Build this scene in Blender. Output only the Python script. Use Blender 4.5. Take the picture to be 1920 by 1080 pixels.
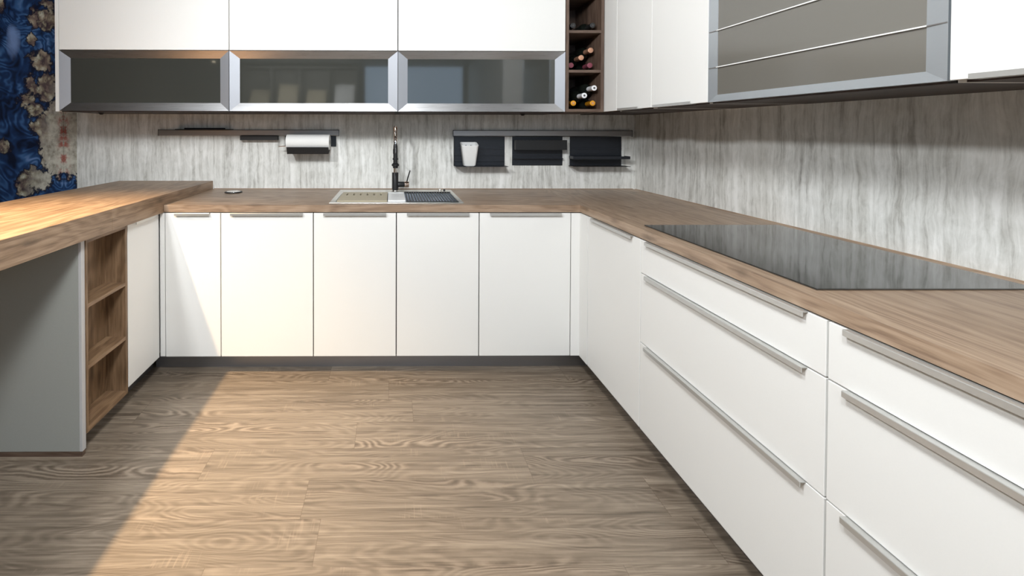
import bpy, bmesh, math, random
from mathutils import Matrix, Vector
random.seed(7)
S = bpy.context.scene
for o in list(bpy.data.objects): bpy.data.objects.remove(o)
C = bpy.context.collection

# ------------------------------------------------------------------ camera
FPX, PX, PY = 851.0, 741.17, 257.34          # focal length and principal point in pixels of 1920x1080
rx, ry, rz = 0.0140445, -0.0088553, 0.0016164
CAM = Vector((1.2214, -2.4539, 1.3307))
Rx = Matrix(((1,0,0),(0,math.cos(rx),-math.sin(rx)),(0,math.sin(rx),math.cos(rx))))
Ry = Matrix(((math.cos(ry),0,math.sin(ry)),(0,1,0),(-math.sin(ry),0,math.cos(ry))))
Rz = Matrix(((math.cos(rz),-math.sin(rz),0),(math.sin(rz),math.cos(rz),0),(0,0,1)))
M = Rz @ Ry @ Rx @ Matrix(((1,0,0),(0,0,-1),(0,1,0)))
cd = bpy.data.cameras.new('camera'); cam = bpy.data.objects.new('camera', cd); C.objects.link(cam)
cm = Matrix((M[0], -M[1], -M[2])).transposed().to_4x4(); cm.translation = CAM
cam.matrix_world = cm
cd.sensor_width = 36; cd.lens = FPX/1920*36
cd.shift_x = (960-PX)/1920; cd.shift_y = -(540-PY)/1920
cd.clip_start = .02; cd.clip_end = 60
S.camera = cam

# ------------------------------------------------------------------ world, exposure, lights
S.view_settings.view_transform = 'Standard'; S.view_settings.look = 'None'
S.view_settings.gamma = 1; S.view_settings.use_curve_mapping = False
S.view_settings.exposure = 0.0
w = bpy.data.worlds.new('world'); S.world = w; w.use_nodes = True
w.node_tree.nodes['Background'].inputs[0].default_value = (.9,.95,1,1)
w.node_tree.nodes['Background'].inputs[1].default_value = .3
def lamp(name, kind, loc, energy, color, rot=(0,0,0), **kw):
    l = bpy.data.lights.new(name, kind); l.energy = energy; l.color = color
    for k, v in kw.items(): setattr(l, k, v)
    o = bpy.data.objects.new(name, l); o.location = loc; o.rotation_euler = rot; C.objects.link(o)
    return o
NEU = (.955,.985,1.0); WARM = (1,.72,.41)
lamp('key_light', 'SPOT', (-.3,-2.35,2.62), 190, NEU, rot=(Vector((1.9,2.15,-1.8)).to_track_quat('-Z','Y').to_euler()), spot_size=math.radians(104), spot_blend=.9, shadow_soft_size=.10)
lamp('middle_light', 'POINT', (.95,-1.85,2.62), 90, NEU, shadow_soft_size=.17)
lamp('right_light', 'POINT', (1.15,-2.6,2.62), 112, NEU, shadow_soft_size=.20)
lamp('rear_light', 'AREA', (.9,-4.2,2.66), 9, NEU, shape='DISK', size=.5)
lamp('warm_spot', 'SPOT', (-.575,-1.05,2.68), 600, WARM, rot=(math.radians(2),math.radians(-12),0), spot_size=math.radians(73), spot_blend=1.0, shadow_soft_size=.03)

# ------------------------------------------------------------------ node helpers
def newmat(name, rough=.5, metal=0, col=(.8,.8,.8), spec=.5):
    m = bpy.data.materials.new(name); m.use_nodes = True
    b = m.node_tree.nodes['Principled BSDF']
    b.inputs['Base Color'].default_value = (*col,1); b.inputs['Roughness'].default_value = rough
    b.inputs['Metallic'].default_value = metal; b.inputs['Specular IOR Level'].default_value = spec
    return m
class G:
    def __init__(s, m): s.t = m.node_tree; s.b = s.t.nodes['Principled BSDF']
    def n(s, k, **kw):
        x = s.t.nodes.new(k)
        for a, v in kw.items(): setattr(x, a, v)
        return x
    def put(s, sock, v):
        if isinstance(v, bpy.types.NodeSocket): s.t.links.new(v, sock)
        elif isinstance(v, (tuple, list)) and len(v) == 3 and sock.type == 'RGBA': sock.default_value = (*v,1)
        else: sock.default_value = v
    def math(s, op, a, b=0, c=0, clamp=False):
        x = s.n('ShaderNodeMath', operation=op, use_clamp=clamp)
        s.put(x.inputs[0], a); s.put(x.inputs[1], b)
        if op in ('MULTIPLY_ADD','SMOOTH_MIN','COMPARE'): s.put(x.inputs[2], c)
        return x.outputs[0]
    def pos(s):
        x = s.n('ShaderNodeNewGeometry'); return x.outputs['Position']
    def sep(s, v):
        x = s.n('ShaderNodeSeparateXYZ'); s.put(x.inputs[0], v); return x.outputs
    def comb(s, a, b, c):
        x = s.n('ShaderNodeCombineXYZ')
        for i, q in enumerate((a, b, c)): s.put(x.inputs[i], q)
        return x.outputs[0]
    def noise(s, v, scale=1, detail=3, rough=.5, dist=0, w=None):
        x = s.n('ShaderNodeTexNoise')
        if w is not None: x.noise_dimensions = '4D'; s.put(x.inputs['W'], w)
        s.put(x.inputs['Vector'], v); x.inputs['Scale'].default_value = scale; x.inputs['Detail'].default_value = detail
        x.inputs['Roughness'].default_value = rough; x.inputs['Distortion'].default_value = dist
        return x.outputs['Fac']
    def white(s, v):
        x = s.n('ShaderNodeTexWhiteNoise', noise_dimensions='1D'); s.put(x.inputs['W'], v); return x.outputs['Value']
    def ramp(s, f, stops, interp='LINEAR'):
        x = s.n('ShaderNodeValToRGB'); e = x.color_ramp.elements; x.color_ramp.interpolation = interp
        while len(e) < len(stops): e.new(.5)
        for i, (p, c) in enumerate(stops):
            e[i].position = p; e[i].color = (c,c,c,1) if not isinstance(c, (tuple, list)) else (*c,1)
        s.put(x.inputs[0], f); return x.outputs[0]
    def mix(s, f, a, b, mode='MIX'):
        x = s.n('ShaderNodeMix', data_type='RGBA', blend_type=mode)
        s.put(x.inputs[0], f); s.put(x.inputs[6], a); s.put(x.inputs[7], b); return x.outputs[2]
    def maprange(s, v, a, b, c=0, d=1):
        x = s.n('ShaderNodeMapRange'); s.put(x.inputs[0], v)
        for i, q in enumerate((a, b, c, d)): x.inputs[i+1].default_value = q
        return x.outputs[0]
    def bump(s, h, strength=.2, dist=.002):
        x = s.n('ShaderNodeBump'); x.inputs['Strength'].default_value = strength; x.inputs['Distance'].default_value = dist
        s.put(x.inputs['Height'], h); s.t.links.new(x.outputs[0], s.b.inputs['Normal'])

# ------------------------------------------------------------------ materials
def wood(name, axis, dark, mid, light, seed=0, rough=.42, ringf=9, knots=True):
    """oak decor: grain runs along `axis` (0 = x, 1 = y, 2 = z)"""
    m = newmat(name, rough); g = G(m); P = g.sep(g.pos())
    along = P[axis]; o = [P[i] for i in range(3) if i != axis]
    def v(a, b): return g.comb(g.math('MULTIPLY', along, a), g.math('MULTIPLY_ADD', o[0], b, seed), g.math('MULTIPLY', o[1], b))
    warp = g.noise(v(2.2, 2.2), 1, 3, .55)
    base = g.noise(v(.9, 7), 1, 3, .55, .6)
    wp = g.math('MULTIPLY_ADD', warp, .5, base)
    ring = g.math('SINE', g.math('MULTIPLY', wp, ringf*6.28))
    ring = g.maprange(ring, -1, 1)
    fine = g.noise(v(7, 230), 1, 4, .65)
    streak = g.noise(v(2.2, 34), 1, 5, .68, .6)
    f = g.math('ADD', g.math('MULTIPLY', ring, .16), g.math('ADD', g.math('MULTIPLY', fine, .52), g.math('MULTIPLY', streak, .68)))
    col = g.ramp(f, [(.44, dark), (.66, mid), (.86, light)])
    if knots:
        vo = g.n('ShaderNodeTexVoronoi', feature='F1'); g.put(vo.inputs['Vector'], v(3.6, 13)); vo.inputs['Scale'].default_value = 1
        d = g.math('MULTIPLY_ADD', g.noise(v(30,40),1,3), .16, vo.outputs['Distance'])
        k = g.ramp(d, [(.12, 1.0), (.30, 0.0)])
        pick = g.math('GREATER_THAN', g.sep(vo.outputs['Color'])[0], .55)
        col = g.mix(g.math('MULTIPLY', g.math('MULTIPLY', k, pick), .75), col, tuple(c*.45 for c in dark))
    big = g.noise(v(.8, 3.0), 1, 2)
    col = g.mix(g.maprange(big, .3, .7, 0, .35), col, tuple(c*.72 for c in mid))
    g.put(g.b.inputs['Base Color'], col)
    g.bump(g.math('ADD', fine, streak), .12, .001)
    return m
OAK = ((.135,.085,.054),(.315,.215,.145),(.46,.335,.24))
oak_x = wood('oak_decor_along_x', 0, *OAK)
oak_y = wood('oak_decor_along_y', 1, (.19,.122,.082),(.345,.24,.163),(.45,.33,.235), seed=3.3)
oak_bar = wood('oak_decor_bar', 1, (.12,.072,.040),(.285,.183,.112),(.42,.29,.19), seed=8.1)
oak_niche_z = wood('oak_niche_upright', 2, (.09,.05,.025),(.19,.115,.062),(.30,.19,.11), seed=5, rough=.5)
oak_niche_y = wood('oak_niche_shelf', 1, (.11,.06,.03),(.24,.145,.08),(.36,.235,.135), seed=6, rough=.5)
brown_z = wood('dark_oak_upright', 2, (.055,.034,.025),(.115,.072,.052),(.17,.115,.085), seed=2, rough=.5, knots=False)
brown_x = wood('dark_oak_board', 0, (.055,.034,.025),(.115,.072,.052),(.17,.115,.085), seed=4, rough=.5, knots=False)
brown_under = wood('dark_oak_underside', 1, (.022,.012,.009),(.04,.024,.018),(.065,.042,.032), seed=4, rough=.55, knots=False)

def floor_mat():
    m = newmat('floor_oak_planks', .40); g = G(m); P = g.sep(g.pos())
    W, L = .172, 1.28
    ry_ = g.math('DIVIDE', g.math('ADD', P[1], 10.03), W); row = g.math('FLOOR', ry_)
    off = g.white(g.math('ADD', row, .37))
    cx_ = g.math('ADD', g.math('DIVIDE', P[0], L), g.math('MULTIPLY', off, 7.0)); colm = g.math('FLOOR', cx_)
    idn = g.math('ADD', g.math('MULTIPLY', row, 17.13), g.math('MULTIPLY', colm, 3.71))
    rnd = g.white(idn); seed = g.math('MULTIPLY', rnd, 40)
    def v(a, b): return g.comb(g.math('MULTIPLY', P[0], a), g.math('MULTIPLY', P[1], b), seed)
    # cathedral figure: contour lines of a stretched noise
    n1 = g.noise(v(1.5, 8.5), 1, 1.5, .45, .25)
    wob = g.noise(v(14, 30), 1, 3, .6)
    ringin = g.math('MULTIPLY_ADD', wob, .035, n1)
    ring = g.maprange(g.math('SINE', g.math('MULTIPLY', ringin, 150)), -1, 1)
    zone = g.ramp(g.noise(v(1.0, 14), 1, 2), [(.53, 0.0), (.66, 1.0)])
    fine = g.noise(v(5, 210), 1, 4, .62)
    streak = g.noise(v(1.6, 46), 1, 4, .6, .35)
    f = g.math('ADD', g.math('MULTIPLY', fine, .38), g.math('MULTIPLY', streak, .62))
    col = g.ramp(f, [(.33, (.095,.073,.053)), (.50, (.205,.163,.122)), (.67, (.33,.272,.21))])
    rc = g.ramp(ring, [(0.0, (.37,.295,.225)), (.45, (.22,.168,.124)), (1.0, (.085,.060,.042))])
    col = g.mix(g.math('MULTIPLY', zone, .55), col, rc)
    col = g.mix(g.math('MULTIPLY', g.math('SUBTRACT', 1.0, zone), .16), col, rc)
    tone = g.maprange(rnd, 0, 1, .90, 1.10)
    tn = g.n('ShaderNodeVectorMath', operation='SCALE'); g.put(tn.inputs[0], col); g.put(tn.inputs['Scale'], tone); col = tn.outputs[0]
    # saw marks across the planks
    saw = g.noise(g.comb(g.math('MULTIPLY', P[0], 160), g.math('MULTIPLY', P[1], 9), seed), 1, 2)
    sz = g.ramp(g.noise(v(5, 7), 1, 2), [(.60, 0.0), (.72, 1.0)])
    col = g.mix(g.math('MULTIPLY', g.math('MULTIPLY', sz, g.ramp(saw, [(.55, 0.0), (.66, 1.0)])), .30), col, (.44,.34,.25))
    fr = g.math('FRACT', ry_); fx = g.math('FRACT', cx_)
    e1 = g.math('LESS_THAN', g.math('MINIMUM', fr, g.math('SUBTRACT', 1.0, fr)), .004)
    e2 = g.math('LESS_THAN', g.math('MINIMUM', fx, g.math('SUBTRACT', 1.0, fx)), .0009)
    col = g.mix(g.math('MULTIPLY', g.math('MAXIMUM', e1, e2), .45), col, (.10,.07,.05))
    g.put(g.b.inputs['Base Color'], col); g.bump(f, .12, .001)
    return m
def travertine():
    m = newmat('travertine_decor', .55); g = G(m); P = g.sep(g.pos())
    a = g.math('ADD', P[0], P[1])
    def v(p, q): return g.comb(g.math('MULTIPLY', a, p), g.math('MULTIPLY', P[2], q), 0.0)
    wv = g.math('MULTIPLY', g.math('SUBTRACT', g.noise(v(7, 5), 1, 3, .6), .5), .035)
    a = g.math('ADD', a, wv)
    n1 = g.noise(v(34, 1.9), 1, 5, .66, .55)
    n2 = g.noise(v(10, .7), 1, 3, .55, .4)
    n3 = g.noise(v(30, 14), 1, 4, .65, .5)
    n4 = g.noise(v(190, 60), 1, 2, .6)
    vein = g.ramp(g.math('ABSOLUTE', g.math('SUBTRACT', g.noise(v(22, 1.3), 1, 3, .6, .8), .5)), [(.0, 1.0), (.045, 0.0)])
    f = g.math('ADD', g.math('ADD', g.math('MULTIPLY', n1, .50), g.math('MULTIPLY', n2, .26)), g.math('ADD', g.math('MULTIPLY', n3, .24), g.math('MULTIPLY', n4, .05)))
    col = g.ramp(f, [(.39, (.33,.32,.295)), (.50, (.64,.64,.61)), (.62, (.89,.89,.87))])
    col = g.mix(g.math('MULTIPLY', vein, .35), col, (.90,.90,.88))
    tint = g.noise(v(5, 1), 1, 2)
    col = g.mix(g.maprange(tint, .35, .65, 0, .22), col, (.60,.585,.53))
    g.put(g.b.inputs['Base Color'], col); g.bump(f, .08, .001)
    return m
def mural_mat():
    m = newmat('agate_print', .35); g = G(m); P = g.sep(g.pos())
    u = g.math('ABSOLUTE', g.math('ADD', P[0], 1.022)); z = P[2]
    V = g.comb(u, g.math('MULTIPLY', z, .8), 4.2)
    wp = g.noise(V, 3.2, 3, .5, .8)
    bands = g.maprange(g.math('SINE', g.math('MULTIPLY', wp, 110)), -1, 1)
    soft = g.noise(V, 4.5, 2, .5, 1.4)
    blue = g.ramp(g.math('ADD', g.math('MULTIPLY', bands, .16), g.math('MULTIPLY', soft, .9)), [(.36, (.003,.008,.030)), (.56, (.012,.040,.125)), (.70, (.045,.12,.29)), (.86, (.22,.34,.62))])
    # a pale cloud
    dx = g.math('DIVIDE', g.math('SUBTRACT', u, .335), .075); dz = g.math('DIVIDE', g.math('SUBTRACT', z, 1.93), .17)
    dd = g.math('ADD', g.math('ADD', g.math('MULTIPLY', dx, dx), g.math('MULTIPLY', dz, dz)), g.math('MULTIPLY', g.noise(V, 9, 3), .9))
    blue = g.mix(g.ramp(dd, [(.45, .80), (1.35, 0.0)]), blue, (.22,.34,.64))
    n = g.noise(V, 9, 5, .68, .3); n2 = g.noise(g.comb(u, z, 9.1), 26, 3, .6)
    # crust islands: (distance from the mirror seam, height, half width, half height)
    isl = [(.135,2.08,.10,.085),(.205,1.965,.035,.04),(.10,2.19,.06,.035),(.135,1.80,.085,.075),(.22,1.66,.04,.07),(.10,1.62,.09,.10),(.26,1.53,.06,.055),(.20,1.47,.055,.055),
           (.15,1.35,.09,.08),(.04,1.29,.15,.19),(.03,1.12,.12,.12),(.175,.995,.10,.085),(.27,.94,.06,.07),(.41,1.22,.065,.05),(.43,2.19,.05,.06),(.06,1.47,.04,.10)]
    f = None
    for (cu, cz, hu, hz) in isl:
        du = g.math('DIVIDE', g.math('SUBTRACT', u, cu), hu); dz_ = g.math('DIVIDE', g.math('SUBTRACT', z, cz), hz)
        q = g.math('MULTIPLY', g.math('SUBTRACT', 1.0, g.math('SQRT', g.math('ADD', g.math('MULTIPLY', du, du), g.math('MULTIPLY', dz_, dz_)))), min(hu, hz)*1.6)
        f = q if f is None else g.math('MAXIMUM', f, q)
    f = g.math('ADD', f, g.math('MULTIPLY', g.math('SUBTRACT', n, .5), .30)); f = g.math('ADD', f, g.math('MULTIPLY', g.math('SUBTRACT', n2, .5), .12))
    f = g.math('ADD', f, .045)
    vo = g.n('ShaderNodeTexVoronoi', feature='F1'); g.put(vo.inputs['Vector'], g.comb(u, z, g.math('MULTIPLY', n, .3))); vo.inputs['Scale'].default_value = 17
    cell = g.ramp(g.math('ADD', g.math('MULTIPLY', vo.outputs['Distance'], .9), g.math('MULTIPLY', g.noise(V, 40, 4, .7), .5)), [(.20, (.66,.65,.57)), (.42, (.46,.46,.37)), (.62, (.26,.23,.16)), (.85, (.05,.035,.045))])
    cell = g.mix(g.math('MULTIPLY', g.sep(vo.outputs['Color'])[1], .35), cell, (.42,.30,.24))
    pale = g.ramp(g.noise(V, 22, 4, .65), [(.35, (.30,.27,.22)), (.6, (.62,.60,.52))])
    low = g.ramp(g.math('ADD', u, g.math('MULTIPLY', g.math('SUBTRACT', z, 1.35), .25)), [(.05, 1.0), (.17, 0.0)])
    cell = g.mix(low, cell, pale)
    red = g.math('MULTIPLY', g.ramp(u, [(.015, 1.0), (.055, 0.0)]), g.ramp(g.noise(V, 26, 4, .7), [(.46, 0.0), (.58, .85)]))
    cell = g.mix(red, cell, (.38,.08,.06))
    col = g.mix(g.ramp(f, [(.045, 0.0), (.060, 1.0)]), blue, cell)
    line = g.ramp(g.math('ABSOLUTE', g.math('SUBTRACT', f, .050)), [(.006, 1.0), (.022, 0.0)])
    col = g.mix(g.math('MULTIPLY', line, .9), col, (.006,.006,.02))
    g.put(g.b.inputs['Base Color'], col)
    return m
def plain(name, col, rough=.5, metal=0, spec=.5, var=.03, scale=60):
    m = newmat(name, rough, metal, col, spec); g = G(m)
    n = g.noise(g.pos(), scale, 3)
    g.put(g.b.inputs['Base Color'], g.mix(n, tuple(c*(1-var) for c in col), tuple(min(1, c*(1+var)) for c in col)))
    return m
def brushed(name, col, axis, rough=.3, amp=.12):
    m = newmat(name, rough, 1, col); g = G(m); P = g.sep(g.pos())
    q = [g.math('MULTIPLY', P[i], 6 if i == axis else 700) for i in range(3)]
    n = g.noise(g.comb(*q), 1, 3, .6)
    g.put(g.b.inputs['Base Color'], g.mix(n, tuple(c*(1-amp) for c in col), tuple(min(1,c*(1+amp)) for c in col)))
    g.put(g.b.inputs['Roughness'], g.maprange(n, .2, .8, rough-.06, rough+.08)); g.bump(n, .15, .0004)
    return m
white = plain('white_lacquer', (.82,.815,.795), .48, spec=.35, var=.012, scale=220)
whitebody = plain('white_carcass', (.66,.65,.63), .5)
gap_shade = plain('carcass_gap_shade', (.016,.015,.014), .6)  # near-black carcass colour stands in for the shade in the door gaps
edgegrey = plain('grey_laminate', (.36,.37,.345), .55, var=.06, scale=300)
edgelight = plain('pale_edge_band', (.55,.545,.55), .5)
plinthm = brushed('plinth_aluminium', (.36,.36,.375), 0, .45)
nickel = plain('satin_nickel_handle', (.56,.555,.535), .34, .6, var=.02, scale=300)
alu_h = brushed('brushed_aluminium_along_x', (.50,.50,.51), 0, .30)
alu_v = brushed('brushed_aluminium_upright', (.42,.435,.47), 2, .62)
alu_r = brushed('brushed_aluminium_right', (.60,.64,.68), 1, .45, .05)
rail_m = brushed('anodised_rail', (.36,.345,.34), 0, .42)
steel = brushed('stainless_steel', (.66,.64,.60), 0, .28)
chrome = plain('chrome', (.8,.78,.76), .12, 1)
copper = plain('copper_chrome', (.75,.58,.48), .2, 1)
black = plain('matt_black', (.012,.012,.013), .42, var=.2)
blackblue = plain('anthracite_metal', (.020,.023,.030), .38, .3, var=.2)
cooktop_m = plain('black_ceramic_glass', (.014,.016,.016), .045, spec=1.0)
cooktop_m.node_tree.nodes['Principled BSDF'].inputs['IOR'].default_value = 1.75
porcelain = plain('white_ceramic', (.82,.82,.81), .25)
paper = plain('paper_towel_white', (.82,.81,.79), .8, var=.04, scale=150)
beige = plain('beige_composite', (.46,.40,.29), .6, var=.25, scale=500)
whiteplastic = plain('white_plastic_board', (.80,.80,.80), .35)
printgrey = plain('grey_print', (.35,.35,.36), .5)
basinm = brushed('basin_steel', (.52,.56,.62), 0, .45)
ceilm = plain('ceiling_paint', (.20,.20,.195), .8)
wallp = plain('wall_paint', (.16,.155,.145), .8)
bottleglass = plain('dark_bottle_glass', (.008,.010,.008), .12, spec=.6)
orange = plain('orange_foil', (.75,.33,.02), .35, .3)
whitefoil = plain('white_foil', (.80,.80,.82), .35)
peach = plain('copper_foil', (.62,.34,.22), .35, .4)
pink = plain('burgundy_foil', (.28,.07,.10), .4, .2)
blackfoil = plain('black_foil', (.02,.02,.02), .35)
cork = plain('foil_top_dark', (.06,.055,.055), .5)
def smoked():
    m = newmat('smoked_glass', .045, 0, (.050,.052,.046), .9); g = G(m)
    tr = g.n('ShaderNodeBsdfTransparent'); tr.inputs[0].default_value = (.35,.36,.36,1)
    mx = g.n('ShaderNodeMixShader'); mx.inputs[0].default_value = .86
    out = g.t.nodes['Material Output']
    g.t.links.new(tr.outputs[0], mx.inputs[1]); g.t.links.new(g.b.outputs[0], mx.inputs[2]); g.t.links.new(mx.outputs[0], out.inputs[0])
    return m
glass = smoked()
def smoked2():
    m = newmat('grey_satin_glass', .16, 0, (.175,.165,.145), .7); g = G(m)
    tr = g.n('ShaderNodeBsdfTransparent'); tr.inputs[0].default_value = (.5,.5,.5,1)
    mx = g.n('ShaderNodeMixShader'); mx.inputs[0].default_value = .85
    out = g.t.nodes['Material Output']
    g.t.links.new(tr.outputs[0], mx.inputs[1]); g.t.links.new(g.b.outputs[0], mx.inputs[2]); g.t.links.new(mx.outputs[0], out.inputs[0])
    return m
glass2 = smoked2()

# ------------------------------------------------------------------ mesh helpers
class B:
    """collects shapes given in world coordinates into one mesh"""
    def __init__(s): s.bm = bmesh.new()
    def box(s, x0, x1, y0, y1, z0, z1, bev=0, seg=2):
        x0, x1 = sorted((x0, x1)); y0, y1 = sorted((y0, y1)); z0, z1 = sorted((z0, z1))
        r = bmesh.ops.create_cube(s.bm, size=1, matrix=Matrix.Translation(((x0+x1)/2,(y0+y1)/2,(z0+z1)/2)) @ Matrix.Diagonal((x1-x0,y1-y0,z1-z0,1)))
        if bev:
            es = list({e for v in r['verts'] for e in v.link_edges})
            bmesh.ops.bevel(s.bm, geom=es, offset=bev, segments=seg, affect='EDGES', profile=.5)
        return s
    def prism(s, pts, axis, a, b):
        """polygon pts (2D, in the other two axes order) extruded along axis from a to b"""
        def P(p, t):
            q = list(p); q.insert(axis, t); return q
        v0 = [s.bm.verts.new(P(p, a)) for p in pts]; v1 = [s.bm.verts.new(P(p, b)) for p in pts]
        s.bm.faces.new(v0); s.bm.faces.new(v1[::-1]); n = len(pts)
        for i in range(n): s.bm.faces.new((v0[i], v1[i], v1[(i+1)%n], v0[(i+1)%n]))
        bmesh.ops.recalc_face_normals(s.bm, faces=s.bm.faces[:])
        return s
    def lathe(s, prof, origin, axis=(0,0,1), n=32):
        """prof = [(radius, height)] revolved about axis at origin"""
        R = Vector((0,0,1)).rotation_difference(Vector(axis)).to_matrix(); O = Vector(origin); rings = []
        for r, h in prof:
            if r < 1e-6: rings.append([s.bm.verts.new(O + R @ Vector((0,0,h)))])
            else: rings.append([s.bm.verts.new(O + R @ Vector((r*math.cos(2*math.pi*i/n), r*math.sin(2*math.pi*i/n), h))) for i in range(n)])
        for a, b in zip(rings, rings[1:]):
            for i in range(n):
                j = (i+1) % n
                if len(a) == 1 and len(b) == 1: continue
                if len(a) == 1: s.bm.faces.new((a[0], b[i], b[j]))
                elif len(b) == 1: s.bm.faces.new((a[i], b[0], a[j]))
                else: s.bm.faces.new((a[i], b[i], b[j], a[j]))
        for f in s.bm.faces: f.smooth = True
        return s
    def tube(s, path, r, n=12):
        path = [Vector(p) for p in path]; rr = r if isinstance(r, (list, tuple)) else [r]*len(path); rings = []
        for i, p in enumerate(path):
            t = (path[min(i+1, len(path)-1)] - path[max(i-1, 0)]).normalized()
            up = Vector((1,0,0)) if abs(t.x) < .9 else Vector((0,1,0))
            a = t.cross(up).normalized(); b = t.cross(a)
            rings.append([s.bm.verts.new(p + rr[i]*(a*math.cos(2*math.pi*k/n) + b*math.sin(2*math.pi*k/n))) for k in range(n)])
        for a, b in zip(rings, rings[1:]):
            for k in range(n): s.bm.faces.new((a[k], b[k], b[(k+1)%n], a[(k+1)%n])).smooth = True
        s.bm.faces.new(rings[0][::-1]); s.bm.faces.new(rings[-1])
        return s
def wloc(o):
    v = Vector((0,0,0))
    while o: v += o.location; o = o.parent
    return v
def obj(name, b, mat, parent=None, loc=None, label=None):
    me = bpy.data.meshes.new(name); bm = b.bm
    bmesh.ops.recalc_face_normals(bm, faces=bm.faces[:])
    base = wloc(parent) if parent else Vector(loc or (0,0,0))
    bmesh.ops.translate(bm, verts=bm.verts[:], vec=-base)
    bm.to_mesh(me); bm.free(); me.materials.append(mat)
    if any(p.use_smooth for p in me.polygons):
        try: me.set_sharp_from_angle(angle=math.radians(40))
        except Exception: pass
    o = bpy.data.objects.new(name, me); C.objects.link(o)
    if parent: o.parent = parent
    else: o.location = base
    if label: o['label'] = label
    return o
def tag(o, label, cat, group=None):
    o['label'] = label; o['category'] = cat
    if group: o['group'] = group
    return o
def thing(name, label, cat, loc, group=None):
    o = bpy.data.objects.new(name, None); C.objects.link(o); o.location = loc; o.empty_display_size = .1
    return tag(o, label, cat, group)
def struct(name, b, mat):
    o = obj(name, b, mat); o['kind'] = 'structure'; return o

# ------------------------------------------------------------------ measured heights and planes
YW, XW, XR = .68, 2.912, 2.25        # back wall, right wall, front plane of the right run
ZB, ZT = .105, .885                  # door bottom and top
S0, S1 = .8905, .929                  # worktop under and upper face
U0, UM, UT = 1.448, 1.811, 2.53      # wall units: underside of doors, joint, top
YU, XU = .279, 2.509                 # front planes of the wall units
CZ = 2.75

# ------------------------------------------------------------------ room
struct('floor', B().box(-3.6, XW+.1, -7.1, YW+.1, -.1, 0), floor_mat())
struct('ceiling', B().box(-3.6, XW+.1, -7.1, YW+.1, CZ, CZ+.1), ceilm)
trav = travertine()
struct('wall_back', B().box(-3.6, XW+.1, YW, YW+.1, 0, CZ), trav)
struct('wall_right', B().box(XW, XW+.1, -7.1, YW, 0, CZ), trav)
struct('wall_left', B().box(-3.6, -3.5, -7.1, YW, 0, CZ), wallp)
fw = B(); fw.box(-3.5, .62, -7.1, -7.0, 0, CZ); fw.box(2.84, XW, -7.1, -7.0, 0, CZ); fw.box(.62, 2.84, -7.1, -7.0, 0, 1.2)
struct('wall_front', fw, wallp)
# glowing panel added in the wall behind the camera, mirrored as a bluish field in the cabinet glass
wn = B(); wn.box(.62, 2.84, -7.06, -7.04, 1.2, CZ)
wm = newmat('mirror_panel_glow', .3, 0, (.2,.3,.4)); gw = G(wm); gw.b.inputs['Emission Color'].default_value = (.50,.68,.90,1); gw.b.inputs['Emission Strength'].default_value = 2.2
wo = struct('mirror_glow_panel_1', wn, wm)
wf = B()
for x in (.60, 2.80): wf.box(x, x+.04, -7.03, -6.99, 1.2, CZ)
wf.box(.62, 2.84, -7.03, -6.99, 1.2, 1.25)
f_ = obj('glow_panel_frame', wf, black, wo)

# lit display shelf on that wall, seen only as a dim mirror image in the middle glass flap
sp = thing('ceiling_spot', 'small round ceiling spot mirrored near the right end of the leftmost glass flap', 'lamp', (-2.3,-6.0,2.70))
em = newmat('lamp_glow', .5); ge = G(em); ge.b.inputs['Emission Color'].default_value = (1,.85,.6,1); ge.b.inputs['Emission Strength'].default_value = 14
obj('housing', B().lathe([(.055,.05),(.055,0),(.045,-.004),(.042,.02),(0,.02)], (-2.3,-6.0,2.70)), black, sp)
obj('lens', B().lathe([(.040,.0),(.02,-.012),(0,-.016)], (-2.3,-6.0,2.70)), em, sp)
ds = thing('display_shelf', 'wall-hung display shelf with leaning boards, mirrored dimly in the middle glass flap', 'shelf', (-.7, -6.85, 1.9))
b = B(); b.box(-1.95, .50, -6.999, -6.98, 1.85, 2.70); b.box(-1.95, .50, -6.98, -6.68, 1.85, 1.88); b.box(-1.95, .50, -6.98, -6.68, 2.67, 2.70)
for x in (-1.95, -1.36, -.75, -.14, .47): b.box(x, x+.03, -6.98, -6.68, 1.88, 2.67)
obj('body', b, wallp, ds)
for i, x in enumerate((-1.83, -1.22, -.61, 0)):
    b = B(); b.prism([(-6.70, 1.882), (-6.69, 1.89), (-6.93, 2.22+.12*(i % 2)), (-6.94, 2.21+.12*(i % 2))], 0, x, x+.42)
    obj('leaning_board', b, porcelain if i == 3 else beige, ds)
lamp('display_light', 'AREA', (-.7,-6.0,2.7), 60, NEU, rot=(math.radians(-35),0,0), shape='RECTANGLE', size=2.2, size_y=.1)

# mural of two mirrored panels
mu = thing('wall_mural', 'blue and beige agate stone photo mural on the wall left of the cabinets', 'mural', (-2.2, YW-.008, .1))
mm = mural_mat()
obj('mural_panel', B().box(-3.3, -1.0235, YW-.008, YW-.001, .1, 2.65), mm, mu)
obj('mural_panel', B().box(-1.0205, -.936, YW-.008, YW-.001, .1, 2.65), mm, mu, label='narrow mirrored mural strip beside the stone-look splashback')

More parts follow.
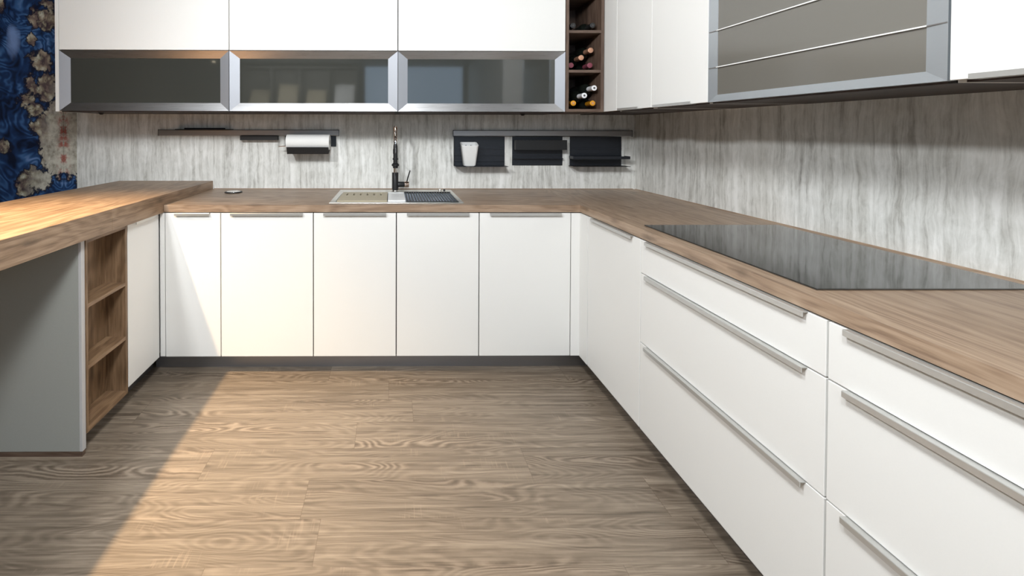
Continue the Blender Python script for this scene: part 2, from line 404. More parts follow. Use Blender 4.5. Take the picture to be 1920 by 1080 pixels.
# ------------------------------------------------------------------ run transforms (a = along, d = depth behind the front plane)
def Fb(a, d, z): return (a, d, z)                 # back run, faces -Y
def Fr(a, d, z): return (XR + d, -a, z)           # right run, faces -X
def Fp(a, d, z): return (-.03 - d, a, z)          # peninsula, faces +X
def Fub(a, d, z): return (a, YU + d, z)
def Fur(a, d, z): return (XU + d, -a, z)
def fbox(b, F, a0, a1, d0, d1, z0, z1, bev=0):
    p, q = F(a0, d0, z0), F(a1, d1, z1); return b.box(p[0], q[0], p[1], q[1], z0, z1, bev)
def fprism(b, F, prof, a0, a1):
    """profile (d, z) swept along the run"""
    v0 = [b.bm.verts.new(F(a0, d, z)) for d, z in prof]; v1 = [b.bm.verts.new(F(a1, d, z)) for d, z in prof]; n = len(prof)
    b.bm.faces.new(v0); b.bm.faces.new(v1[::-1])
    for i in range(n): b.bm.faces.new((v0[i], v1[i], v1[(i+1)%n], v0[(i+1)%n]))
    return b
def handle_bm(F, a0, a1, zt):
    b = B(); t = .0022
    prof = [(.012, zt+t), (-.0145, zt+t), (-.0155, zt+t*.4), (-.0155, zt-.0118), (-.0132, zt-.0118), (-.0132, zt), (.012, zt)]
    return fprism(b, F, prof, a0, a1)
def front(name, F, a0, a1, z0, z1, parent, handle=True, m=.056, T=.019):
    g_ = .0027
    b = B(); fbox(b, F, a0+g_, a1-g_, 0, T, z0, z1, .0012)
    d = obj(name, b, white, parent)
    if handle: obj('handle', handle_bm(F, a0+m, a1-m, z1), nickel, d)
    return d
def base_body(F, a0, a1, parent, depth=.60, mat=None, z1=None):
    """hollow carcass: sides, bottom, back, top rails"""
    b = B(); t = .018; zt = (z1 or ZT) + .002
    fbox(b, F, a0+.0006, a0+t, .021, depth, ZB, zt); fbox(b, F, a1-t, a1-.0006, .021, depth, ZB, zt)
    fbox(b, F, a0+t, a1-t, .021, depth, ZB, ZB+t); fbox(b, F, a0+t, a1-t, depth-.01, depth, ZB+t, zt)
    fbox(b, F, a0+t, a1-t, .021, .11, zt-t, zt); fbox(b, F, a0+t, a1-t, depth-.11, depth-.01, zt-t, zt)
    return obj('body', b, mat or gap_shade, parent)

# ------------------------------------------------------------------ back run
names = ['narrow white base cabinet in the left corner crossed by a slanting light edge',
         'wide white base cabinet left of the sink, next to the narrow cabinet',
         'white base cabinet below the left half of the sink with beige board',
         'white base cabinet below the faucet and the rolled black drainer',
         'wide white base cabinet at the right end of the back run beside the corner']
xs = [0, .30, .80, 1.25, 1.70, 2.20]
for i in range(5):
    t = thing('base_cabinet', names[i], 'cabinet', ((xs[i]+xs[i+1])/2, .3, ZB), 'base cabinets of the back run')
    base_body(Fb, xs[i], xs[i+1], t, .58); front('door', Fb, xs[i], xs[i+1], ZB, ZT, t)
tag(obj('filler_strip', B().box(-.028, -.002, .002, .02, ZB, ZT, .001), white, loc=(-.015, .01, ZB)), 'thin white filler strip in the left inner corner by the bar', 'panel')
fb = B(); fb.prism([(2.202, 0), (2.2485, 0), (2.2485, -.0965), (XR+.019, -.0965), (XR+.019, .019), (2.202, .019)], 2, ZB, ZT)
tag(obj('corner_filler', fb, white, loc=(XR, 0, ZB)), 'white angled filler panel in the right inner corner of the base cabinets', 'panel')
tag(obj('plinth_board', B().box(-.10, XR+.09, .095, .111, .0, ZB-.003), plinthm, loc=(1.1,.1,0)), 'dark grey plinth board below the back run of cabinets', 'plinth')

# ------------------------------------------------------------------ right run
t = thing('base_cabinet', 'white single door base cabinet on the right run between corner and drawers', 'cabinet', (XR+.3, -.35, ZB))
base_body(Fr, .10, .60, t, .64, whitebody); front('door', Fr, .10, .60, ZB, ZT, t)
Z1, Z2 = .7485, .4620
for k, (a0, lab) in enumerate(((.60, 'white three drawer cabinet below the black cooktop, farther of the two'),
                               (1.40, 'white three drawer cabinet nearest the viewer, right of the cooktop drawers'))):
    t = thing('drawer_cabinet', lab, 'cabinet', (XR+.3, -a0-.4, ZB), 'three drawer cabinets of the right run')
    base_body(Fr, a0, a0+.8, t, .64, gap_shade)
    for z0, z1 in ((Z1+.002, ZT), (Z2+.002, Z1-.002), (ZB, Z2-.002)):
        front('drawer', Fr, a0, a0+.8, z0, z1, t, m=.05)
tag(obj('plinth_board', B().box(XR+.085, XR+.101, -2.2, .094, 0, ZB-.003), plinthm, loc=(XR+.09,-1,0)), 'dark plinth board in deep shadow below the right run of drawers', 'plinth')

# ------------------------------------------------------------------ peninsula (bar)
t = thing('base_cabinet', 'white single door cabinet below the bar, left of the back run', 'cabinet', (-.33, -.15, ZB))
b = B(); b.box(-.63, -.052, -.294, .60, ZB, ZT)
obj('body', b, whitebody, t); front('door', Fp, -.295, -.003, ZB, ZT, t, m=.05)
t = thing('open_shelf_unit', 'open oak shelf niche with three compartments at the bar end', 'shelf', (-.33, -.45, .08))
A0, A1 = -.589, -.298; D = .095
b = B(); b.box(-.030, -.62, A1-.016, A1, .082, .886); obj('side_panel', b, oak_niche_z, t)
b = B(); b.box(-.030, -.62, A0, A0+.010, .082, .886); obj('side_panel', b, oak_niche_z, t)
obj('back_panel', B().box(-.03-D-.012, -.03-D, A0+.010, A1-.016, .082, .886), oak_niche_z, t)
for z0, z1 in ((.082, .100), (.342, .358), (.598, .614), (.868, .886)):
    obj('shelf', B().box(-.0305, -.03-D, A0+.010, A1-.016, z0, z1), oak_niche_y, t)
t = thing('end_panel', 'grey laminate end panel carrying the bar top, standing on the floor', 'panel', (-.34, -.6, 0))
obj('panel', B().box(-.645, -.046, -.612, -.590, .022, .887, .001), edgegrey, t)
obj('edge_band', B().box(-.0458, -.034, -.612, -.590, .022, .887, .001), edgelight, t, label='pale upright edge band')
obj('floor_strip', B().box(-.64, -.036, -.610, -.592, 0, .0215), brown_x, t, label='dark brown strip at the floor')
tag(obj('plinth_board', B().box(-.13, -.114, -.589, .094, 0, .081), plinthm, loc=(-.12,-.3,0)), 'dark plinth board under the open shelves and bar cabinet', 'plinth')
# bar top: thick slab in two lengths with a visible butt joint
t = thing('bar_counter', 'thick oak bar top slab running forward from the back wall at left', 'worktop', (-.33, -.6, .888))
obj('slab', B().box(-.648, -.006, -.4485, YW-.001, .888, .985, .0015), oak_bar, t)
obj('slab', B().box(-.648, -.006, -2.30, -.4495, .888, .985, .0015), oak_bar, t)
obj('leg', B().box(-.60, -.06, -2.26, -2.23, 0, .887, .002), edgegrey, t, label='grey support panel')

# ------------------------------------------------------------------ worktops
# back worktop with the sink cut-out, right worktop with the hob cut-out
def slab_hole(x0, x1, y0, y1, hx0, hx1, hy0, hy1):
    b = B(); bm = b.bm
    def ring(z): 
        o = [bm.verts.new(p) for p in ((x0,y0,z),(x1,y0,z),(x1,y1,z),(x0,y1,z))]
        i = [bm.verts.new(p) for p in ((hx0,hy0,z),(hx1,hy0,z),(hx1,hy1,z),(hx0,hy1,z))]
        return o, i
    o0, i0 = ring(S0); o1, i1 = ring(S1)
    for k in range(4):
        j = (k+1) % 4
        bm.faces.new((o0[k], o0[j], i0[j], i0[k])); bm.faces.new((o1[k], o1[j], i1[j], i1[k]))
        bm.faces.new((o0[k], o0[j], o1[j], o1[k])); bm.faces.new((i0[k], i0[j], i1[j], i1[k]))
    return b
tag(obj('worktop', slab_hole(-.004, XR-.0005, -.001, YW-.001, .90, 1.61, .075, .50), oak_x, loc=(1.1,.3,S0)), 'oak worktop of the back run with the sink set in it', 'worktop')
b = slab_hole(XR, XW-.001, -2.23, YW-.001, 2.33, 2.80, -1.29, -.57)
tag(obj('worktop', b, oak_y, loc=(2.6,-.8,S0)), 'long oak worktop of the right run below the cooktop', 'worktop')
# slim sealing strips along the wall
b = B(); b.prism([(YW-.004, S1+.0003), (YW-.0005, S1+.0003), (YW-.0005, S1+.004)], 0, .0, XW-.012)
tag(obj('sealing_strip', b, oak_x, loc=(1.4, YW, S1)), 'thin oak sealing strip between back worktop and wall', 'trim')
b = B(); b.prism([(XW-.004, S1+.0003), (XW-.0005, S1+.0003), (XW-.0005, S1+.004)], 1, -2.23, YW-.012)
tag(obj('sealing_strip', b, oak_y, loc=(XW, -.8, S1)), 'thin oak sealing strip between right worktop and wall', 'trim')

# ------------------------------------------------------------------ cooktop
t = thing('induction_cooktop', 'flush black glass induction cooktop mirroring the stone-look wall', 'cooktop', (2.56, -.93, S1))
obj('glass_plate', B().box(2.297, 2.868, -1.322, -.540, S1+.0004, S1+.0045, .0012), cooktop_m, t)
obj('housing', B().box(2.345, 2.785, -1.27, -.59, S1-.055, S1+.0003), black, t)

# ------------------------------------------------------------------ sink
t = thing('kitchen_sink', 'stainless steel inset sink in the back worktop below the black faucet', 'sink', (1.25, .33, S1))
sx0, sx1, sy0, sy1 = .879, 1.625, .046, .612
b = B(); z0, z1 = S1+.0003, S1+.0035
hx0, hx1, hy0, hy1 = .908, 1.603, .084, .452
b.box(sx0, sx1, sy0, hy0, z0, z1, .0008); b.box(sx0, sx1, hy1, sy1, z0, z1, .0008); b.box(sx0, hx0, hy0, hy1, z0, z1); b.box(hx1, sx1, hy0, hy1, z0, z1)
obj('rim', b, steel, t)
b = B(); zb = S1-.13
b.box(hx0, hx0+.003, hy0, hy1, zb, z0); b.box(hx1-.003, hx1, hy0, hy1, zb, z0); b.box(hx0, hx1, hy0, hy0+.003, zb, z0); b.box(hx0, hx1, hy1-.003, hy1, zb, z0)
b.box(hx0, hx1, hy0, hy1, zb-.003, zb)
obj('basin', b, basinm, t)
obj('drain_knob', B().lathe([(0,.012),(.009,.012),(.011,.009),(.011,0),(0,0)], (1.545,.555,z1)), steel, t)
obj('drain_knob', B().lathe([(0,.010),(.006,.010),(.007,.007),(.007,0),(0,0)], (1.575,.565,z1), n=20), black, t)
# cutting board with slots
t = thing('cutting_board', 'beige slotted draining board covering the left half of the sink', 'board', (1.05,.26,z1))
b = B(); by0, by1 = .092, .446; bx0, bx1 = .916, 1.199; bz0, bz1 = z0-.004, z1+.006
cuts = [bx0+.036+.0415*i for i in range(6)]; ys0, ys1 = .31, .415
b.box(bx0, bx1, by0, ys0, bz0, bz1, .001); b.box(bx0, bx1, ys1, by1, bz0, bz1, .001)
ex = [bx0] + [c for cc in cuts for c in (cc-.0052, cc+.0052)] + [bx1]
for i in range(0, len(ex), 2): b.box(ex[i], ex[i+1], ys0, ys1, bz0, bz1)
obj('board', b, beige, t)
obj('black_under_sheet', B().box(bx0, bx1, by0, by1, bz0-.006, bz0-.001), black, t)  # black sheet below the whole board, makes its slots dark
t = thing('utensil_tray', 'small white board in the middle of the sink beside the drainer mat', 'tray', (1.25,.26,z1))
b = B(); b.box(1.203, 1.303, .092, .446, z0-.004, z1+.008, .002)
obj('board', b, whiteplastic, t)
obj('raised_edge', B().box(1.206, 1.300, .385, .392, z1+.0081, z1+.0105, .001), whiteplastic, t)
b = B()
for i, wd in enumerate((.003,.004,.003,.004,.002)): b.box(1.243+.0055*i, 1.243+.0055*i+wd, .262, .270, z1+.0081, z1+.0084)
obj('printed_mark', b, printgrey, t)
t = thing('roll_up_drainer', 'black roll-up drainer mat of parallel rods over the right half of the sink', 'mat', (1.45,.26,z1))
for i in range(18):
    x = 1.314 + i*.0163
    b = B(); b.tube([(x,.086,z1+.0045),(x,.45,z1+.0045)], .0030, 10); obj('rod', b, black, t)
b = B(); b.box(1.306, 1.600, .442, .452, z1+.0005, z1+.009, .002); obj('end_strip', b, black, t)
b = B(); b.box(1.306, 1.600, .084, .089, z1+.0005, z1+.0045, .001); obj('end_strip', b, black, t)

# ------------------------------------------------------------------ faucet
FX, FY = 1.248, .56; fz = z1
t = thing('kitchen_faucet', 'matt black pull-out spring faucet with chrome details behind the sink', 'faucet', (FX, FY, fz))
obj('base_ring', B().lathe([(0,0),(.024,0),(.024,.003),(.0215,.006),(0,.006)], (FX,FY,fz)), chrome, t)
obj('body', B().lathe([(0,.006),(.0212,.006),(.0212,.118),(.019,.122),(0,.122)], (FX,FY,fz)), black, t)
obj('collar', B().lathe([(0,.122),(.0135,.122),(.0135,.150),(0,.150)], (FX,FY,fz)), chrome, t)
# riser, arch and hose, then the spring
def arch(n=28):
    top = 1.352; R = .062; pts = [(FX, FY, fz+.15)]
    pts += [(FX, FY, z) for z in (1.10, 1.16, 1.22, top-R)]
    for k in range(1, n+1):
        a = math.pi*k/n; pts.append((FX, FY - R + R*math.cos(a), top - R + R*math.sin(a)))
    pts += [(FX, FY-2*R, z) for z in (1.275, 1.262)]
    return pts
obj('hose', B().tube(arch(), .0065, 14), black, t)
P_ = arch(60); hel = []
L = [Vector(p) for p in P_]; cum = [0]
for a, c in zip(L, L[1:]): cum.append(cum[-1] + (c-a).length)
def at(s_):
    for i in range(len(cum)-1):
        if cum[i+1] >= s_: 
            u = (s_-cum[i])/(cum[i+1]-cum[i]+1e-9); return L[i].lerp(L[i+1], u), (L[i+1]-L[i]).normalized()
    return L[-1], (L[-1]-L[-2]).normalized()
N = 620; turns = 38
for i in range(N):
    s_ = .10 + (cum[-1]-.11)*i/(N-1); p, tg = at(s_); a = Vector((1,0,0)); bb = tg.cross(a).normalized(); ph = 2*math.pi*turns*i/(N-1)
    hel.append(p + .0098*(a*math.cos(ph) + bb*math.sin(ph)))
obj('spring', B().tube(hel, .0023, 6), copper, t)
HY = FY-.124
obj('spray_neck', B().lathe([(0,.03),(.0085,.03),(.0105,.022),(.0105,0),(0,0)], (FX,HY,1.238)), chrome, t)
sh = obj('spray_head', B().lathe([(0,.142),(.0105,.142),(.0135,.128),(.0140,.06),(.0140,.022),(.0235,.012),(.0235,.003),(.018,0),(.015,-.012),(0,-.012)], (FX,HY,1.105)), black, t)
obj('spray_button', B().box(FX-.0155, FX-.0115, HY-.008, HY+.006, 1.185, 1.215, .002), black, sh)
obj('chrome_inlay', B().box(FX-.003, FX+.003, HY-.0150, HY-.0130, 1.19, 1.222, .001), chrome, sh)
obj('holder_arm', B().tube([(FX,FY,1.152),(FX,HY+.012,1.152)], .006, 10).lathe([(.0145,-.006),(.0175,-.006),(.0175,.006),(.0145,.006),(.0145,-.006)], (FX,HY,1.152)), black, t)
lv = obj('lever_hub', B().lathe([(0,.018),(.0185,.018),(.0185,.060),(.017,.062),(0,.062)], (FX,FY,.975), axis=(1,0,0)), black, t)
obj('lever_cap', B().lathe([(0,.062),(.0185,.062),(.0205,.064),(.0205,.088),(.0185,.091),(0,.091)], (FX,FY,.975), axis=(1,0,0)), copper, lv)
obj('lever_stick', B().tube([(FX+.078,FY,.994),(FX+.084,FY-.004,1.02),(FX+.098,FY-.01,1.068)], .0042, 12), black, lv)

# ------------------------------------------------------------------ pop-up socket
t = thing('popup_socket', 'round chrome pop-up socket set in the worktop left of the sink', 'socket', (.20,.49,S1))
obj('ring', B().lathe([(0,.0005),(.052,.0005),(.055,.003),(.053,.007),(.046,.0085),(.044,.007),(0,.007)], (.20,.49,S1), n=48), black, t)
obj('cap', B().lathe([(0,.0115),(.030,.011),(.043,.0085),(.0435,.0072),(0,.0072)], (.20,.49,S1), n=48), chrome, t)

# ------------------------------------------------------------------ wall rails
RY = YW-.001
def rail(x0, x1, z0, z1, label):
    t = thing('wall_rail', label, 'rail', ((x0+x1)/2, RY, z0), 'wall rails on the splashback')
    b = B(); b.prism([(RY, z0), (RY-.014, z0), (RY-.018, z0+.004), (RY-.018, z1-.004), (RY-.014, z1), (RY, z1)], 0, x0+.002, x1-.002)
    obj('profile', b, rail_m, t)
    for a, c in ((x0, x0+.0018), (x1-.0018, x1)): obj('end_cap', B().box(a, c, RY-.0195, RY, z0-.001, z1+.001), black, t)
rail(-.372, .862, 1.296, 1.337, 'long bronze-grey wall rail left of the faucet holding the paper roll')
rail(1.647, 2.884, 1.294, 1.336, 'long grey wall rail right of the faucet holding three black holders')
t = thing('rail_shelf', 'thin black tray lying on top of the left wall rail', 'shelf', (-.06, .6, 1.338))
obj('tray', B().prism([(-.262, RY), (.136, RY), (.10, RY-.085), (-.225, RY-.085)], 2, 1.3375, 1.3405), black, t)
obj('rear_lip', B().box(-.20, .08, RY-.004, RY, 1.3406, 1.349), black, t)
t = thing('hook_block', 'narrow black box hanging below the left rail beside the paper roll', 'holder', (.32,.65,1.265))
obj('box', B().box(.191, .447, RY-.034, RY-.0005, 1.266, 1.2955, .001), black, t)
obj('slot_lip', B().box(.196, .442, RY-.038, RY-.0345, 1.266, 1.270), black, t)
t = thing('paper_roll_holder', 'black angled holder below the left rail carrying the white paper roll', 'holder', (.66,.6,1.18))
obj('back_plate', B().box(.490, .842, RY-.005, RY-.0005, 1.222, 1.2955, .001), blackblue, t)
b = B(); b.prism([(RY-.135, 1.222), (RY-.131, 1.222), (RY-.117, 1.180), (RY-.006, 1.222), (RY-.006, 1.219), (RY-.119, 1.176)], 0, .53, .806)
obj('trough', b, black, t)
obj('pin', B().tube([(.462,RY-.070,1.224),(.530,RY-.070,1.228)], .003, 8), copper, t)
t = thing('paper_towel_roll', 'white paper towel roll resting in the black holder on the wall', 'paper roll', (.66,.6,1.2))
obj('paper', B().lathe([(.018,0),(.050,0),(.052,.002),(.052,.286),(.050,.288),(.018,.288),(.018,0)], (.521,RY-.077,1.2535), axis=(1,0,0), n=40), paper, t)
obj('core', B().lathe([(.0172,0),(.0178,0),(.0178,.288),(.0172,.288),(.0172,0)], (.521,RY-.077,1.2535), axis=(1,0,0), n=24), cork, t, label='dark cardboard core')
# right holders
def backplate(t, x0, x1, z0=1.094):
    b = B(); b.box(x0, x1, RY-.004, RY-.0005, z0, 1.293)
    for z, h in ((1.205,.010),(1.16,.010),(1.118,.008)): b.box(x0+.001, x1-.001, RY-.008, RY-.0035, z, z+h, .001)
    obj('back_plate', b, blackblue, t)
t = thing('rail_shelf', 'black ribbed wall shelf holding the white pot, under the right rail', 'shelf', (1.83,.64,1.093))
backplate(t, 1.655, 2.005)
obj('ledge', B().box(1.655, 2.008, RY-.10, RY-.0005, 1.0905, 1.0935), blackblue, t)
obj('side_plate', B().box(1.652, 1.6545, RY-.020, RY-.0005, 1.0905, 1.293), black, t)
t = thing('knife_holder', 'black slotted block holder in the middle under the right rail', 'holder', (2.23,.64,1.093))
backplate(t, 2.058, 2.406)
b = B(); b.box(2.066, 2.416, RY-.060, RY-.0085, 1.203, 1.208); b.box(2.066, 2.072, RY-.060, RY-.0085, 1.208, 1.270); b.box(2.410, 2.416, RY-.060, RY-.0085, 1.208, 1.270)
for i in range(13): b.box(2.072+i*.0262, 2.072+i*.0262+.009, RY-.060, RY-.0085, 1.208, 1.270)
b.box(2.066, 2.416, RY-.062, RY-.0602, 1.203, 1.270)
obj('slotted_block', b, black, t)
obj('lower_ledge', B().box(2.062, 2.404, RY-.028, RY-.0085, 1.140, 1.144), blackblue, t)
t = thing('rail_shelf', 'black double wall shelf at the right end of the right rail', 'shelf', (2.64,.64,1.093))
backplate(t, 2.457, 2.815)
b = B(); b.box(2.450, 2.836, RY-.082, RY-.0085, 1.142, 1.145); b.box(2.450, 2.836, RY-.084, RY-.082, 1.142, 1.161); b.box(2.833, 2.836, RY-.082, RY-.0085, 1.145, 1.161); b.box(2.450, 2.453, RY-.082, RY-.0085, 1.145, 1.161)
obj('tray', b, blackblue, t)
obj('ledge', B().box(2.450, 2.838, RY-.086, RY-.0005, 1.0905, 1.0935), black, t)

# white pot: rounded square, tapering down
t = thing('white_pot', 'white rounded-square planter pot on the black wall shelf', 'pot', (1.752,.63,1.0935))
def rsq(b, cx, cy, z, hx, hy, r, n=6):
    vs = []
    for (sx, sy, a0) in ((1,1,0),(-1,1,90),(-1,-1,180),(1,-1,270)):
        for k in range(n+1):
            a = math.radians(a0 + 90*k/n); vs.append(b.bm.verts.new((cx+sx*(hx-r)+r*math.cos(a), cy+sy*(hy-r)+r*math.sin(a), z)))
    return vs
b = B(); pc = (1.752, RY-.051); pz = 1.0937
secs = [(pz, .034, .034), (pz+.003, .038, .036), (pz+.006, .041, .037), (pz+.146, .0575, .0485), (pz+.149, .0585, .0492), (pz+.152, .0575, .0485), (pz+.150, .054, .045), (pz+.03, .040, .036), (pz+.012, .036, .032)]
rg = [rsq(b, pc[0], pc[1], z, hx, hy, min(hx, hy)*.42) for z, hx, hy in secs]
for v_ in b.bm.verts:                                      # the rim slopes down to the front
    if v_.co.z > pz+.1: v_.co.z += (v_.co.y - pc[1])*.24 - .002
for a, c in zip(rg, rg[1:]):
    for i in range(len(a)): b.bm.faces.new((a[i], a[(i+1)%len(a)], c[(i+1)%len(a)], c[i])).smooth = True
b.bm.faces.new(rg[0]); b.bm.faces.new(rg[-1])
obj('pot_body', b, porcelain, t)
for dx in (-.017, .017):
    b = B(); b.tube([(pc[0]+dx, pc[1]+.035, pz+.10), (pc[0]+dx, pc[1]+.035, pz+.142)], .004, 10); obj('inner_tab', b, printgrey, t)

# ------------------------------------------------------------------ wall units, back
def hollow(F, a0, a1, z0, z1, d0, d1, shelves=(), t=.016):
    b = B()
    fbox(b, F, a0, a0+t, d0, d1, z0, z1); fbox(b, F, a1-t, a1, d0, d1, z0, z1)
    fbox(b, F, a0+t, a1-t, d0, d1, z1-t, z1); fbox(b, F, a0+t, a1-t, d1-.008, d1, z0, z1-t)
    for z in shelves: fbox(b, F, a0+t, a1-t, d0+.012, d1-.008, z-.008, z+.008)
    return b
def glass_door(F, a0, a1, z0, z1, parent, fw_=.057, fh=.045, fb_=.049, mh=None, mv=None, gm=None, rec=.016, lines=()):
    mh = mh or alu_h; mv = mv or alu_v
    # four mitred members whose faces slope in towards the pane
    def member(p_out0, p_out1, p_in1, p_in0):
        b = B(); v = []
        for (a, z), dd in ((p_out0, 0), (p_out1, 0), (p_in1, rec), (p_in0, rec)): v.append(b.bm.verts.new(F(a, dd, z)))
        w_ = [b.bm.verts.new(F(a, .020, z)) for (a, z) in (p_out0, p_out1, p_in1, p_in0)]
        b.bm.faces.new(v); b.bm.faces.new(w_[::-1])
        for i in range(4): b.bm.faces.new((v[i], w_[i], w_[(i+1)%4], v[(i+1)%4]))
        return b
    g_ = .0018; A, Bb, Zl, Zh = a0+g_, a1-g_, z0, z1-.001
    i0, i1, k0, k1 = A+fw_, Bb-fw_, Zl+fb_, Zh-fh
    pane = B(); fbox(pane, F, i0-.004, i1+.004, rec+.001, rec+.005, k0-.004, k1+.004)
    obj('glass_pane', pane, gm or glass, parent)
    obj('door_frame', member((A,Zh),(Bb,Zh),(i1,k1),(i0,k1)), mh, parent)
    obj('door_frame', member((A,Zl),(Bb,Zl),(i1,k0),(i0,k0)), mh, parent)
    obj('door_frame', member((A,Zl),(A,Zh),(i0,k1),(i0,k0)), mv, parent)
    obj('door_frame', member((Bb,Zl),(Bb,Zh),(i1,k1),(i1,k0)), mv, parent)
labs = ['wall cabinet nearest the mural with a dark glass flap under a white flap',
        'middle wall cabinet above the paper roll with glass flap and white flap',
        'wall cabinet beside the wine rack with bluish glass flap and white flap']
ux = [-.764, .2495, 1.2605, 2.2715]
for i in range(3):
    t = thing('wall_cabinet', labs[i], 'cabinet', ((ux[i]+ux[i+1])/2, .48, U0), 'wall cabinets with metal framed glass flaps')
    obj('body', hollow(Fub, ux[i]+.0006, ux[i+1]-.0006, 1.4435, UT, .021, YW-YU-.001, (UM, 2.17)), gap_shade, t)
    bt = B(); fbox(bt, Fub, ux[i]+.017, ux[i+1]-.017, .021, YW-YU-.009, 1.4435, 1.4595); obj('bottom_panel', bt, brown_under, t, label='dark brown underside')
    glass_door(Fub, ux[i], ux[i+1], U0, UM-.001, t)
    front('door', Fub, ux[i], ux[i+1], UM+.002, UT, t, handle=False)
tag(obj('cabinet_side_panel', B().box(-.786, -.7655, YU, YW-.001, 1.4435, UT, .0008), white, loc=(-.775,.48,1.4435)), 'narrow white side panel closing the wall cabinets next to the mural', 'panel')
for x, y, lab in ((2.068, .465, 'tiny black sensor knob under the right wall cabinets near the wine rack'), (-.611, .433, 'tiny black sensor knob under the left wall cabinet beside the mural')):
    tag(obj('sensor_knob', B().lathe([(0,-.014),(.008,-.013),(.016,-.004),(.018,0),(0,0)], (x, y, 1.4432), n=20), black, loc=(x,y,1.43)), lab, 'sensor')

# ------------------------------------------------------------------ wine rack and bottles
RX0, RX1 = 2.2735, 2.5035
t = thing('wine_rack', 'tall narrow dark oak wine rack between back and right wall cabinets', 'rack', ((RX0+RX1)/2, .48, 1.448))
for a, c in ((RX0, RX0+.018), (RX1-.018, RX1)): obj('side_panel', B().box(a, c, YU, YW-.001, 1.448, UT), brown_z, t)
obj('back_panel', B().box(RX0+.018, RX1-.018, YW-.010, YW-.001, 1.448, UT), brown_z, t)
lv_ = [1.448, 1.6845, 1.923, 2.16, 2.398]
for z in lv_: obj('shelf', B().box(RX0+.018, RX1-.018, YU+.001, YW-.010, z, z+.0165), brown_x, t)
obj('top_panel', B().box(RX0+.018, RX1-.018, YU+.001, YW-.010, UT-.0165, UT), brown_x, t)
def make_bottle(x, y, z, foil, capmat, label, group):
    t = thing('wine_bottle', label, 'bottle', (x, y, z), group)
    prof = [(0,.300),(.034,.300),(.0365,.296),(.0365,.118),(.034,.104),(.022,.088),(.0145,.078),(.0142,.074)]
    obj('bottle_body', B().lathe(prof, (x, y, z), axis=(0,1,0), n=28), bottleglass, t)
    obj('foil_capsule', B().lathe([(.0148,.078),(.0152,.060),(.0152,.012),(.0162,.010),(.0162,.001),(.0135,0),(.006,0)], (x, y, z), axis=(0,1,0), n=24), foil, t)
    obj('capsule_top', B().lathe([(.006,.0002),(0,.0002)], (x, y, z), axis=(0,1,0), n=16), capmat, t) if False else obj('capsule_top', B().lathe([(0,-.0006),(.0062,-.0006),(.0062,.004),(0,.004)], (x, y, z), axis=(0,1,0), n=16), capmat, t)
    return t
r_ = .0367
xl, xr_ = RX0+.018+r_+.003, RX1-.018-r_-.001
zb0, zb1, zb2 = lv_[0]+.0165+r_, lv_[1]+.0165+r_, lv_[2]+.0165+r_
xm = (xl+xr_)/2
dm = math.sqrt((2*r_+.0005)**2-((xr_-xl)/2)**2)
g1, g2, g3 = 'wine bottles in the lowest rack compartment', 'wine bottles in the middle rack compartment', 'wine bottles in the top visible rack compartment'
def up(zb): # third bottle rests in the valley, fourth on the third against the right side
    z3 = zb+dm; d4 = math.sqrt((2*r_+.0005)**2-(xr_-xm)**2); return (xm, z3), (xr_, z3+d4)
(a3, b3), (a4, b4) = up(zb0)
make_bottle(xl, .305, zb0, orange, peach, 'wine bottle with orange capsule at lower left of the lowest rack compartment', g1)
make_bottle(xr_, .302, zb0, orange, peach, 'wine bottle with orange capsule at lower right of the lowest rack compartment', g1)
make_bottle(a3, .285, b3, whitefoil, cork, 'wine bottle with white capsule lying between the two orange ones', g1)
make_bottle(a4, .282, max(b4, zb0+2*r_+.0005), whitefoil, cork, 'wine bottle with white capsule, topmost in the lowest rack compartment', g1)
(a3, b3), (a4, b4) = up(zb1)
make_bottle(xl, .345, zb1, pink, pink, 'wine bottle with burgundy capsule at lower left of the middle compartment', g2)
make_bottle(xr_, .345, zb1, pink, pink, 'wine bottle with burgundy capsule at lower right of the middle compartment', g2)
make_bottle(a3, .335, b3, peach, peach, 'wine bottle with copper capsule lying on the two burgundy ones', g2)
make_bottle(a4, .335, max(b4, zb1+2*r_+.0005), peach, peach, 'wine bottle with copper capsule, topmost in the middle compartment', g2)
make_bottle(xl, .318, zb2, blackfoil, cork, 'dark wine bottle with black capsule at left above the copper-capped ones', g3)
make_bottle(xr_, .310, zb2, blackfoil, cork, 'dark wine bottle with black capsule at right above the copper-capped ones', g3)

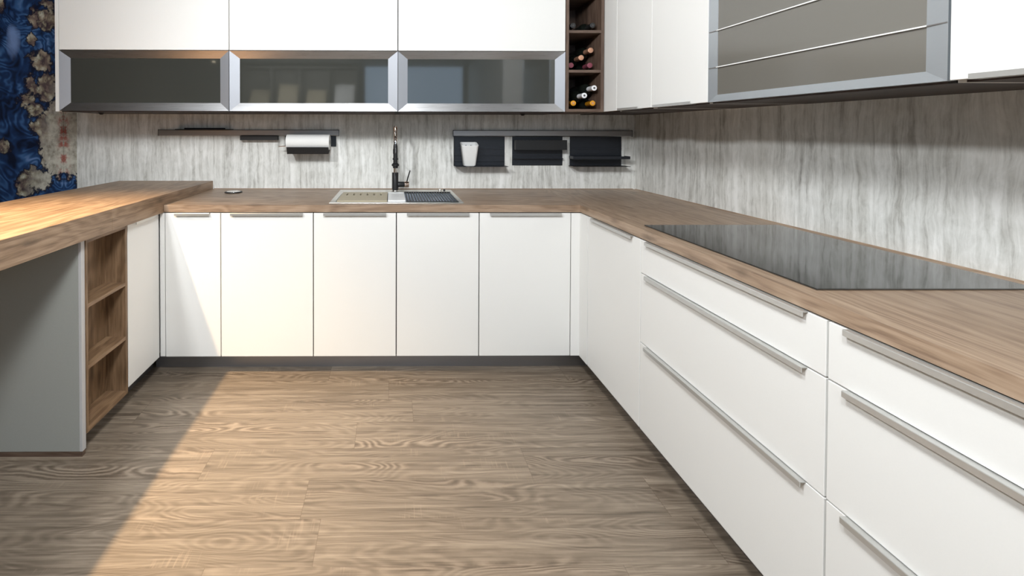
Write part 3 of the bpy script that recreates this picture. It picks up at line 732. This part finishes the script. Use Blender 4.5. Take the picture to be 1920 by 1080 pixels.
# ------------------------------------------------------------------ wall units, right
t = thing('corner_wall_panel', 'white filler panel in the upper corner beside the wine rack', 'panel', (XU+.1, .25, 1.448))
obj('panel', B().box(XU, XU+.019, .1345, YW-.002, 1.449, UT, .001), white, t)
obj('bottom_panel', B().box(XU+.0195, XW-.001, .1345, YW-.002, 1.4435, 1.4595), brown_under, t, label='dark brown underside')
def wall_cab(a0, a1, label, door=True, hm=(.03,.04)):
    t = thing('wall_cabinet', label, 'cabinet', (XU+.2, -(a0+a1)/2, U0), 'wall cabinets of the right run')
    obj('body', hollow(Fur, a0+.0006, a1-.0006, 1.4435, UT, .021, XW-XU-.001, (1.73, 2.05, 2.3)), gap_shade if not door else whitebody, t)
    bt = B(); fbox(bt, Fur, a0+.017, a1-.017, .021, XW-XU-.009, 1.4435, 1.4595); obj('bottom_panel', bt, brown_under, t, label='dark brown underside')
    if door:
        b = B(); g_ = .0016; fbox(b, Fur, a0+g_, a1-g_, 0, .019, 1.4495, UT, .0012)
        d = obj('door', b, white, t)
        hb = B(); zt = 1.447
        prof = [(.014, zt), (-.013, zt), (-.013, zt+.0125), (-.011, zt+.0125), (-.011, zt+.0022), (.014, zt+.0022)]
        fprism(hb, Fur, prof, a0+hm[0], a1-hm[1]); obj('handle', hb, nickel, d)
    return t
wall_cab(-.132, .215, 'narrow white wall cabinet on the right wall nearest the corner', hm=(.03,.105))
wall_cab(.216, .615, 'white wall cabinet on the right wall between narrow cabinet and glass cabinet', hm=(.03,.09))
t = wall_cab(.616, 1.414, 'wall cabinet with grey glass front and thin bright lines on the right wall', door=False)
glass_door(Fur, .616, 1.414, 1.449, UT, t, fw_=.046, fh=.04, fb_=.027, mh=alu_r, mv=alu_r, gm=glass2, rec=.004)
strip = B()
for z in (1.5835, 1.7285, 1.8735, 2.0185, 2.1635, 2.3085): 
    b = B(); fbox(b, Fur, .662, 1.370, -.0015, .0045, z, z+.0035); obj('glass_strip', b, porcelain, t, label='bright thin line across the glass')
    b = B(); fbox(b, Fur, .620, .662, -.0012, .0045, z, z+.0028); fbox(b, Fur, 1.370, 1.411, -.0012, .0045, z, z+.0028); obj('joint_line', b, rail_m, t)
wall_cab(1.415, 2.20, 'white wall cabinet on the right wall nearest the viewer, with handle below', hm=(.045,.05))
